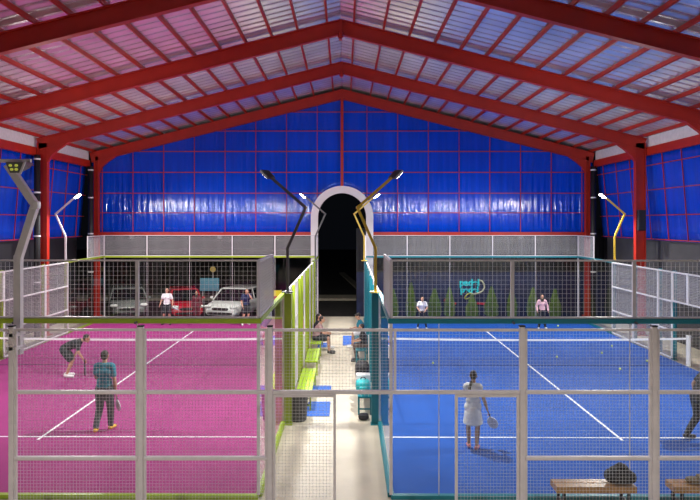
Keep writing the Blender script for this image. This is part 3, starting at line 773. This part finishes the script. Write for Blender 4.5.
def person(label, x, y, rz, s, J, top=None, bottom=None, shoes='white_shoe', hair='short', vox=.011, z=.015, female=False, skin='skin', extras=()):
    t = thing('person', label, 'person', (x, y, z), rz); t.scale = (s, s, s)
    j = J; m = MB()
    # trunk
    up = (j['neck'] - j['pelvis']).normalized()
    rt = (j['shR'] - j['shL']).normalized(); hr = (j['hipR'] - j['hipL']).normalized()
    m.cap(j['pelvis'] - hr * .065, j['pelvis'] + hr * .065, .105); m.cap(j['pelvis'], j['waist'], .12, .098)
    m.cap(j['waist'] - rt * .035, j['waist'] + rt * .035, .095); m.cap(j['waist'], j['chest'], .10, .115)
    m.cap(j['chest'] - rt * .065, j['chest'] + rt * .065, .108); m.cap(j['shL'] + rt * .03, j['shR'] - rt * .03, .062)
    m.cap(j['chest'], j['neck'] - up * .03, .115, .07)
    m.cap(j['neck'] - up * .03, lerp(j['neck'], j['head'], .7), .056, .05)
    # head
    f = j['face'].normalized(); u = j['up'].normalized(); f = (f - u * f.dot(u)).normalized(); r = f.cross(u).normalized()
    R = Matrix((r, f, u)).transposed(); hc = j['head']
    m.se(hc + u * .02, (.074, .092, .098), 1, R); m.se(hc + f * .022 - u * .045, (.056, .064, .062), 1, R)
    m.cap(hc + f * .088 + u * .015, hc + f * .104 - u * .02, .010, .015, 8)
    m.cap(hc + f * .078 - u * .082 - r * .012, hc + f * .078 - u * .082 + r * .012, .016, n=8)
    m.cap(hc + f * .082 - u * .05 - r * .018, hc + f * .082 - u * .05 + r * .018, .008, n=8)
    for sg in (-1, 1): m.se(hc + r * sg * .076 - f * .005 - u * .005, (.012, .022, .032), 1, R, 10, 8)
    # limbs
    for S, sg in (('R', 1), ('L', -1)):
        sh, el, wr = j['sh' + S], j['el' + S], j['wr' + S]; hp, kn, an = j['hip' + S], j['kn' + S], j['an' + S]
        m.cap(sh, el, .052, .040); m.cap(el, lerp(el, wr, .35), .040, .040); m.cap(lerp(el, wr, .3), wr, .041, .026)
        hand(m, wr, el, side=sg)
        m.cap(hp, lerp(hp, kn, .4), .092, .080); m.cap(lerp(hp, kn, .4), kn, .080, .055); m.cap(kn, lerp(kn, an, .35), .054, .056); m.cap(lerp(kn, an, .35), an, .056, .036)
        tv = j['toe' + S]; m.cap(an - tv.normalized() * .03 + V(0, 0, -.035), an + tv, .036, .030)
    b = m.build('body', M[skin], t); remesh(b, vox)
    # eyes and brows
    for sg in (-1, 1):
        e = MB(); e.se(hc + f * .080 + r * sg * .031 + u * .008, (.0115, .008, .008), 1, R, 10, 6); e.build('eye', M['eye'], t, smooth=True)
    # clothes
    if top:
        kind, mm = top; c = MB(); q = .016
        c.cap(j['waist'] - rt * .04, j['waist'] + rt * .04, .105 + q); c.cap(j['pelvis'] + up * .02 - hr * .055, j['pelvis'] + up * .02 + hr * .055, .108 + q)
        c.cap(j['waist'], j['chest'], .105 + q, .118 + q); c.cap(j['pelvis'], j['waist'], .12 + q, .105 + q)
        c.cap(j['chest'] - rt * .065, j['chest'] + rt * .065, .108 + q); c.cap(j['shL'] + rt * .02, j['shR'] - rt * .02, .062 + q)
        c.cap(j['chest'], j['neck'] - up * .045, .118 + q, .07 + q)
        for S in 'RL':
            sh, el, wr = j['sh' + S], j['el' + S], j['wr' + S]
            if kind == 'long': c.cap(sh, el, .052 + q, .042 + q); c.cap(el, lerp(el, wr, .92), .042 + q, .028 + q)
            elif kind == 'tee': c.cap(sh, lerp(sh, el, .6), .052 + q, .058 + q * .5)
            else: c.cap(sh, lerp(sh, el, .12), .05 + q, .05 + q)
        remesh(c.build('top', mm, t), vox, 3)
    if bottom:
        kind, mm = bottom; c = MB(); q = .02
        c.cap(j['pelvis'] - hr * .065, j['pelvis'] + hr * .065, .105 + q); c.cap(j['pelvis'], lerp(j['pelvis'], j['waist'], .4), .12 + q, .105 + q)
        if kind == 'skirt':
            dn = (lerp(j['knR'], j['knL'], .5) - j['pelvis']).normalized()
            c.tube([j['pelvis'] - dn * .02, j['pelvis'] + dn * .12, j['pelvis'] + dn * .26, j['pelvis'] + dn * .36], [.145, .185, .205, .22], 24)
        else:
            for S in 'RL':
                hp, kn, an = j['hip' + S], j['kn' + S], j['an' + S]
                if kind == 'long': c.cap(hp, kn, .095 + q, .062 + q); c.cap(kn, lerp(kn, an, .92), .064 + q * .8, .045 + q * .8)
                elif kind == 'shorts': c.cap(hp, lerp(hp, kn, .72), .095 + q, .085 + q)
                elif kind == 'leggings': c.cap(hp, kn, .092 + .008, .058 + .008); c.cap(kn, lerp(kn, an, .35), .058, .062); c.cap(lerp(kn, an, .35), lerp(kn, an, .96), .062, .043)
        remesh(c.build('skirt' if kind == 'skirt' else ('shorts' if kind == 'shorts' else 'trousers'), mm, t), vox, 3)
    if bottom and bottom[0] == 'skirt' and 'leg_guard' in extras:
        pass
    for S in 'RL':
        an = j['an' + S]; tv = j['toe' + S]; c = MB(); bk = V(tv.x, tv.y, 0).normalized()
        c.cap(an - bk * .035 + V(0, 0, -.028), an + tv * 1.05 + V(0, 0, .002), .045, .038); c.cap(an + V(0, 0, -.01), an + V(0, 0, -.03), .044, .045)
        remesh(c.build('shoe', M[shoes], t), vox, 2)
    # hair
    c = MB()
    if hair in ('short', 'pony', 'bun', 'long'):
        c.se(hc + u * .036 - f * .018, (.081, .092, .094), 1, R); c.se(hc - f * .035 - u * .005, (.074, .068, .075), 1, R)
    if hair == 'pony': c.cap(hc - f * .1 + u * .03, hc - f * .13 - u * .14, .03, .018)
    if hair == 'bun': c.se(hc - f * .08 + u * .10, (.04, .04, .04), 1, R)
    if hair == 'long': c.cap(hc - f * .06, hc - f * .075 - u * .19, .065, .05)
    if hair == 'cap':
        c.se(hc + u * .045 - f * .008, (.084, .10, .085), 1, R); c.se(hc + u * .045 + f * .1, (.062, .06, .010), 1, R)
    if hair == 'hijab':
        c.se(hc + u * .025 - f * .024, (.088, .096, .112), 1, R); c.cap(hc - u * .08 - f * .015, j['neck'] - up * .03, .07, .11)
    o = c.build('cap' if hair == 'cap' else ('headscarf' if hair == 'hijab' else 'hair'), M['hair'], t); remesh(o, vox, 2)
    return t
def world(t, p): return Matrix.Translation(t.location) @ Matrix.Rotation(t.rotation_euler.z, 4, 'Z') @ Matrix.Scale(t.scale.x, 4) @ V(*p)
def racket(label, grip, direction, face, colr, frame_m, s=1.0):
    t = thing('padel_racket', label, 'racket', grip)
    d = Vector(direction).normalized(); n = Vector(face); n = (n - d * n.dot(d)).normalized(); r = d.cross(n)
    R = Matrix((r, n, d)).transposed()
    def P(u, w, v): return R @ V(u * s, w * s, v * s)
    m = MB(); m.cap(P(0, 0, -.06), P(0, 0, .09), .016 * s, .015 * s); m.build('handle', M['black'], t, smooth=True)
    N = 28; out = []
    for i in range(N):
        a = 2 * PI * i / N; w = .128 * math.cos(a); v = .24 + .145 * math.sin(a)
        if math.sin(a) < 0: w *= 1 - .25 * (-math.sin(a)) ** 2
        out.append((w, v))
    m = MB(); m.tube([P(u, 0, v) for u, v in out] + [P(*(out[0][0], 0, out[0][1]))], .017 * s, 8, caps=False)
    m.cap(P(0, 0, .085), P(-.06, 0, .14), .012 * s, .012 * s); m.cap(P(0, 0, .085), P(.06, 0, .14), .012 * s, .012 * s)
    m.build('frame', frame_m, t, smooth=True)
    m = MB(); vs = [P(u * .95, -.015, .24 + (v - .24) * .95) for u, v in out] + [P(u * .95, .015, .24 + (v - .24) * .95) for u, v in out]
    m.add(vs, [tuple(range(N)), tuple(reversed(range(N, 2 * N)))] + [(i, N + i, N + (i + 1) % N, (i + 1) % N) for i in range(N)])
    fc = m.build('hitting_face', colr, t)
    m = MB()
    for a in range(-2, 3):
        for b in range(-2, 3):
            if a * a + b * b < 7: m.tube([P(a * .036, -.0165, .25 + b * .036), P(a * .036, .0165, .25 + b * .036)], .006 * s, 8)
    m.build('holes', M['black'], fc)
    return t
W_ = cm('white_cloth', (.78, .78, .80)); TE = cm('teal_cloth', (.02, .22, .30)); DK = cm('dark_cloth', (.022, .026, .032)); GR = cm('grey_cloth', (.07, .075, .09))
NV = cm('navy_cloth', (.02, .035, .11)); PK = cm('pink_cloth', (.70, .42, .47)); BG = cm('dusty_pink', (.42, .27, .26)); MR = cm('maroon_cloth', (.14, .015, .03))
M['white_shoe'] = cm('white_leather', (.8, .8, .8), .5); M['yellow_shoe'] = cm('yellow_leather', (.8, .48, .03), .5); M['dark_shoe'] = cm('dark_leather', (.03, .03, .03), .5)
M['tan_shoe'] = cm('tan_leather', (.4, .25, .15), .5); M['pink_shoe'] = cm('pink_leather', (.75, .25, .25), .5)
WR_, SK = cm('white_print', (.7, .7, .72), .4), cm('grey_print', (.18, .2, .26), .4)

def at(px, py): 
    y = F * (H - .015) / (py - VY); return (px - VX) * y / F, y
# 1 player in teal, seen from behind, walking away
x, y = at(104.5, 431)
J = pose(head=(.0, .03, 1.60), anL=(-.13, -.16, .10), knL=(-.11, .02, .49), anR=(.10, .10, .085), knR=(.1, .09, .49), elR=(.22, -.02, 1.09), wrR=(.235, .04, .82), elL=(-.20, .06, 1.13), wrL=(-.13, .25, 1.05), face=(.15, 1, -.05))
p = person('player in a teal shirt and grey trousers seen from behind on the magenta court', x, y, 0, 1.0, J, ('tee', TE), ('long', GR), 'yellow_shoe', 'short', .010)
racket('white and grey racket held low by the player in teal', world(p, (.245, .05, .72)), (.12, .1, -1), (1, .9, .1), WR_, W_, .8)
# 2 crouching player by the net
x, y = at(69, 376.5)
J = pose(pelvis=(0, -.12, .78), waist=(0, -.03, .86), chest=(0, .17, .92), neck=(0, .33, 1.00), head=(0, .47, 1.06), face=(0, 1, -.35), up=(0, .35, 1),
         shR=(.165, .26, .97), elR=(.19, .30, .70), wrR=(.16, .42, .50), shL=(-.165, .26, .97), elL=(-.19, .20, .70), wrL=(-.10, .12, .56),
         hipR=(.09, -.12, .76), hipL=(-.09, -.12, .76), knR=(.11, .10, .44), knL=(-.11, .08, .44), anR=(.12, -.04, .085), anL=(-.12, -.08, .085))
p = person('player in black top and shorts bending forward near the net on the magenta court', x, y, math.radians(-80), 1.02, J, ('tee', DK), ('shorts', DK), 'white_shoe', 'short', .011)
racket('dark racket held by the bending player on the magenta court', world(p, (.16, .45, .43)), (.0, .1, -1), (1, .3, 0), SK, M['black'])
# 3 white T-shirt, far magenta court
x, y = at(167, 324.5)
J = pose(elR=(.25, .02, 1.14), wrR=(.30, .12, .93), elL=(-.27, .0, 1.12), wrL=(-.28, .12, .90), knR=(.13, .05, .48), knL=(-.13, .05, .48), anR=(.16, 0, .085), anL=(-.16, 0, .085), face=(-.3, 1, -.1))
p = person('player in a white T-shirt and dark shorts at the far glass of the magenta court', x, y, PI, .93, J, ('tee', W_), ('shorts', DK), 'dark_shoe', 'short', .013)
racket('white racket held by the player in the white T-shirt', world(p, (-.29, .2, .86)), (.7, -.5, -.25), (0, .3, 1), WR_, SK)
# 4 navy player far right of the magenta court
x, y = at(246, 325)
J = pose(chest=(0, .06, 1.24), neck=(0, .1, 1.41), head=(0, .16, 1.55), face=(.2, 1, -.4), shR=(.16, .08, 1.36), shL=(-.16, .08, 1.36), elL=(-.2, .28, 1.22), wrL=(-.07, .27, 1.45),
         elR=(.22, .05, 1.08), wrR=(.2, .2, .88), anR=(.18, .08, .085), anL=(-.12, -.1, .085))
p = person('player in navy and white shoes with a hand at the face, far magenta court', x, y, math.radians(200), .95, J, ('tee', NV), ('shorts', DK), 'white_shoe', 'short', .013)
# 5 person in maroon outside behind the red car
p = person('person in maroon standing outside between the red and white cars', -7.3, 32.95, PI, .9, pose(), ('long', MR), ('long', MR), 'dark_shoe', 'hijab', .014, z=-.45)
# 6 woman in white
x, y = at(473, 449)
J = pose(elR=(.23, .0, 1.12), wrR=(.31, .06, .86), elL=(-.19, .10, 1.14), wrL=(-.08, .25, 1.10), head=(.01, .03, 1.60), shR=(.145, 0, 1.38), shL=(-.145, 0, 1.38), face=(.1, 1, -.05), anL=(-.09, .06, .085), anR=(.08, -.06, .085))
p = person('player in a white top and skirt seen from behind on the blue court', x, y, math.radians(-12), .895, J, ('tank', W_), ('skirt', W_), 'pink_shoe', 'bun', .0095)
racket('white patterned racket hanging from the hand of the player in white', world(p, (.345, .07, .77)), (.42, .1, -1), (.8, 1, .1), WR_, W_, .8)
for o in [c for c in COL.objects if c.parent is None and c.get('label', '').startswith('player in a white top and skirt')]:
    m = MB(); m.cap((-.03, -.11, 1.50), (-.07, -.155, 1.38), .035, .03); m.cap((-.07, -.155, 1.36), (-.05, -.15, 1.27), .032, .02); remesh(m.build('braid', M['hair'], o), .009, 2)
# 7 player at the right edge
x, y = at(690, 440.5)
J = pose(pelvis=(0, -.02, .90), waist=(0, .03, 1.03), chest=(0, .12, 1.21), neck=(0, .2, 1.37), head=(0, .27, 1.51), face=(0, 1, -.1), shR=(.165, .17, 1.32), shL=(-.165, .17, 1.32),
         elL=(-.21, .0, 1.12), wrL=(-.22, .02, .93), elR=(.2, .35, 1.12), wrR=(.15, .55, 1.12), knL=(-.1, .03, .49), anL=(-.1, -.2, .10), knR=(.1, .36, .50), anR=(.1, .42, .085), hipR=(.09, -.02, .88), hipL=(-.09, -.02, .88))
person('player in dark clothes striding out of the right edge of the blue court', x + .18, y, math.radians(-90), 1.0, J, ('tee', DK), ('long', DK), 'dark_shoe', 'short', .011)
# 8, 9 far blue court
x, y = at(422, 329.2)
J = pose(knR=(.15, .05, .48), knL=(-.15, .05, .48), anR=(.22, 0, .085), anL=(-.22, 0, .085), chest=(0, .07, 1.23), neck=(0, .12, 1.39), head=(0, .16, 1.53), face=(0, 1, -.2), shR=(.165, .09, 1.34), shL=(-.165, .09, 1.34),
         elR=(.25, .12, 1.10), wrR=(.14, .26, .93), elL=(-.25, .12, 1.10), wrL=(-.10, .28, .93))
p = person('player in a white top and dark leggings waiting far on the blue court', x, y, PI, .83, J, ('tee', W_), ('leggings', DK), 'white_shoe', 'long', .013)
x, y = at(542, 329)
J = pose(elR=(.27, .0, 1.13), wrR=(.27, .12, .92), elL=(-.27, .0, 1.13), wrL=(-.27, .12, .92), anR=(.17, 0, .085), anL=(-.17, 0, .085))
p = person('player in pale pink long sleeves and black headscarf on the blue court', x, y, PI, .84, J, ('long', PK), ('long', DK), 'white_shoe', 'hijab', .013)
# seated people
def sit(lean=0.0, hy=.44, **k):
    d = dict(pelvis=(0, 0, .55), waist=(0, .01 + lean * .2, .67), chest=(0, .03 + lean * .6, .86), neck=(0, .06 + lean, 1.03), head=(0, .10 + lean * 1.25, 1.18), face=(0, 1, -.3),
             shR=(.165, .05 + lean * .9, .98), shL=(-.165, .05 + lean * .9, .98), elR=(.2, .16 + lean, .74), wrR=(.12, .34 + lean, .70), elL=(-.2, .16 + lean, .74), wrL=(-.12, .34 + lean, .70),
             hipR=(.09, .03, .54), hipL=(-.09, .03, .54), knR=(.11, hy, .52), knL=(-.11, hy, .52), anR=(.11, hy + .04, .085), anL=(-.11, hy + .04, .085))
    d.update(k); return pose(**d)
person('person in a dusty pink T-shirt sitting and looking down, nearer one on the left bench', -1.0, 22.9, -PI / 2, .97, sit(.1), ('tee', BG), ('shorts', DK), 'dark_shoe', 'short', .011, z=0)
person('person in dark clothes and a maroon scarf sitting beyond the one in dusty pink', -1.02, 23.75, -PI / 2, .95, sit(.0), ('tee', DK), ('long', DK), 'white_shoe', 'long', .012, z=0)
person('person in a teal shirt and white shorts sitting on the right bench facing the corridor', .62, 23.9, PI / 2, .95, sit(.05, .34), ('tee', TE), ('shorts', W_), 'white_shoe', 'cap', .012, z=0)
person('person in dark clothes sitting on the right bench nearer than the one in teal', .62, 21.6, PI / 2, .92, sit(.0, .32, anR=(.11, .24, .085), anL=(-.11, .26, .085)), ('tee', DK), ('long', cm('brown_cloth', (.10, .07, .06))), 'dark_shoe', 'short', .012, z=0)

# ------------------------------------------------------------------ world and view
w = bpy.data.worlds.new('night'); bpy.context.scene.world = w; w.use_nodes = True
bg = w.node_tree.nodes['Background']; bg.inputs[0].default_value = (.35, .42, .6, 1); bg.inputs[1].default_value = .012
sc = bpy.context.scene
sc.view_settings.view_transform = 'Standard'; sc.view_settings.look = 'None'; sc.view_settings.gamma = 1
sc.view_settings.use_curve_mapping = False; sc.view_settings.exposure = -1.05
